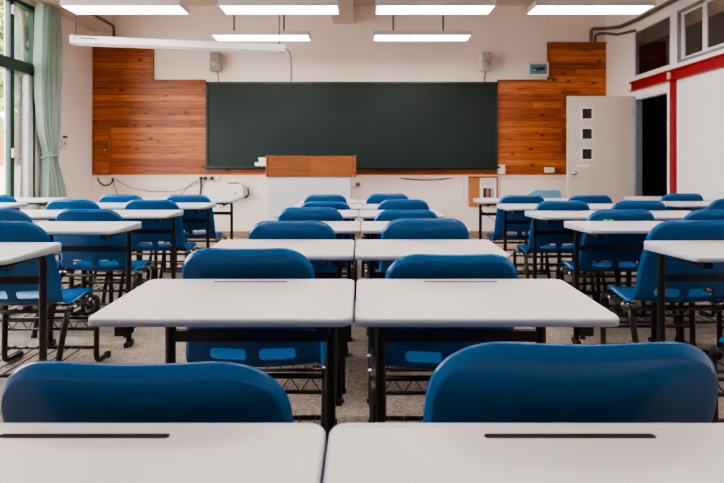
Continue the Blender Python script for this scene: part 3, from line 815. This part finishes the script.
for k in range(7):
    for gx, side in ((gap_l[k]-.31, 'left'), (gap_r[k]+.31, 'right')):
        d = put_desk(gx, NEAR[k], 0, 'white-topped desk in %s half of the centre pairs, %s' % (side, ORD[k])); d.scale.z = DZS[k]
CH = ['nearest the camera', 'second from the camera', 'third from the camera', 'fourth from the camera', 'second farthest', 'farthest']
cl = [(-.326, .684, .974), (-.366, 1.504, .998), (-.338, 2.30, .99), (-.335, 3.09, .985), (-.300, 3.89, .957), (-.358, 4.69, .966)]
cr = [(.316, .682, 1.008), (.287, 1.504, .976), (.306, 2.30, 1.004), (.289, 3.09, .966), (.335, 3.89, .977), (.254, 4.69, .975)]
for k in range(6):
    for (x, y, sz), side in ((cl[k], 'left'), (cr[k], 'right')):
        c = put_chair(x, y, jit.uniform(-.012, .012), 'blue chair in %s half of the centre pairs, %s' % (side, CH[k])); c.scale = (1.055 if k == 0 else 1.03, 1, sz)
# side blocks: (name, desk x centre of rows a..e, near y of rows)
SN = {'L': [1.80, 2.60, 3.365, 4.08, 4.75], 'R': [1.855, 2.63, 3.30, 3.96, 4.67]}
RO = ['nearest the camera', 'second from the camera', 'third from the camera', 'second from the front', 'in the front row']
CO = {('L', 0): 'column just left of the centre aisle', ('L', 1): 'second column left of the centre pairs', ('L', 2): 'column along the window',
      ('R', 0): 'column just right of the centre aisle', ('R', 1): 'second column right of the centre pairs', ('R', 2): 'column by the right wall'}
desks = {('L', 0): {0: -1.63, 1: -1.64, 2: -1.667, 3: -1.635, 4: -1.597}, ('L', 1): {2: -2.30, 3: -2.27, 4: -2.23}, ('L', 2): {3: -3.36, 4: -3.40},
         ('R', 0): {0: 1.58, 1: 1.54, 2: 1.524, 3: 1.495, 4: 1.455}, ('R', 1): {1: 2.18, 2: 2.155, 3: 2.13, 4: 2.09}, ('R', 2): {3: 3.10, 4: 3.18}}
chairs = {('L', 0): {1: (-1.695, 2.235), 2: (-1.744, 3.05), 3: (-1.668, 3.80), 4: (-1.625, 4.475)}, ('L', 1): {2: (-2.33, 3.05), 3: (-2.295, 3.80), 4: (-2.245, 4.475)}, ('L', 2): {4: (-3.44, 4.475)},
          ('R', 0): {0: (1.62, 1.48), 1: (1.59, 2.28), 2: (1.638, 3.02), 3: (1.545, 3.69), 4: (1.465, 4.39)}, ('R', 1): {1: (2.22, 2.26), 2: (2.245, 3.02), 3: (2.135, 3.69), 4: (2.085, 4.39)}, ('R', 2): {3: (3.06, 3.93), 4: (3.11, 4.66)}}
CS = [1, .997, .976, .982, .98]
for key, d in desks.items():
    for j, x in d.items():
        put_desk(x + (.01 if key[0] == 'R' else -.01), SN[key[0]][j] + (.30 if key == ('R', 2) else 0), jit.uniform(-.012, .012), 'white-topped desk in the %s, %s' % (CO[key], RO[j]))
for key, d in chairs.items():
    for j, (x, y) in d.items():
        lab = 'blue chair in the %s, %s' % (CO[key], RO[j])
        if key == ('R', 0) and j == 0: lab = 'blue chair mostly cut off by the lower right photo edge'
        if key == ('R', 0) and j == 2: lab = 'blue chair with two tiny green marks on its back, right block'
        c = put_chair(x, y, jit.uniform(-.02, .02), lab); c.scale.z = CS[j]
        if key == ('R', 0) and j == 2:
            bm = NB()
            for xx in (-.122, -.09): box(bm, xx, xx+.018, -.006, .012, .762, .777)
            obj('sticker', bm, M['sticker'], c)

# teacher's pale blue chair at the front
t = thing('teacher_chair', 'pale blue plastic chair standing near the front wall on right side', 'chair', (2.29, 6.0, 0), PI)
sh = shell_mesh(M['shell_teacher'], t)
sh.scale = (1.02, 1, .955)
for sx in (-1, 1):
    for y0, y1 in ((.08, .0), (.34, .42)):
        bm = NB(); tube(bm, [(sx*.17, y0, .385), (sx*.20, y1, .0)], .012, 10); obj('leg', bm, M['alu'], t)
t.rotation_euler = (0, 0, 0)

# ------------------------------------------------------------------ light
w = bpy.data.worlds.new('World'); S.world = w; w.use_nodes = True
nt = w.node_tree; bg = nt.nodes['Background']
sky = nt.nodes.new('ShaderNodeTexSky'); sky.sky_type = 'HOSEK_WILKIE'; sky.turbidity = 6; sky.ground_albedo = .4
sky.sun_direction = Vector((-.2, -.5, .8)).normalized()
mixw = nt.nodes.new('ShaderNodeMix'); mixw.data_type = 'RGBA'; mixw.inputs['Factor'].default_value = .7
nt.links.new(sky.outputs[0], mixw.inputs['A']); mixw.inputs['B'].default_value = (1, .97, .92, 1)
nt.links.new(mixw.outputs['Result'], bg.inputs[0]); bg.inputs[1].default_value = 8.0
def lamp(name, typ, loc, rot, energy, col=(1, 1, 1), **kw):
    l = bpy.data.lights.new(name, typ); l.energy = energy; l.color = col
    for k, v in kw.items(): setattr(l, k, v)
    o = bpy.data.objects.new(name, l); COL.objects.link(o); o.location = loc; o.rotation_euler = rot; return o
p = lamp('window_portal', 'AREA', (XL-.2, (WY0+WY1)/2, (WZ0+WZ1)/2), (0, -PI/2, 0), 1, shape='RECTANGLE', size=WZ1-WZ0, size_y=WY1-WY0)
p.data.cycles.is_portal = True
lamp('corridor_fill', 'POINT', (5.0, 7.5, 4.3), (0, 0, 0), 14, (1, .93, .85), shadow_soft_size=.2)  # unseen fill light, added to brighten the upper corridor wall

# ------------------------------------------------------------------ camera
cd = bpy.data.cameras.new('camera'); cam = bpy.data.objects.new('camera', cd); COL.objects.link(cam)
cam.location = (0, 0, CAMZ); cam.rotation_euler = (PI/2, 0, 0)
cd.sensor_width = 36; cd.lens = 36*F/724
cd.shift_y = -(241.5-165)/724; cd.clip_start = .02
cd.dof.use_dof = True; cd.dof.focus_distance = 1.5; cd.dof.aperture_fstop = 5.6
S.camera = cam
S.view_settings.view_transform = 'AgX'
S.view_settings.look = 'AgX - Medium High Contrast'
S.view_settings.exposure = 1.05
S.cycles.max_bounces = 12; S.cycles.diffuse_bounces = 8; S.cycles.transparent_max_bounces = 8
S.cycles.caustics_reflective = False; S.cycles.caustics_refractive = False
S.cycles.sample_clamp_indirect = 6
S.cycles.use_denoising = True
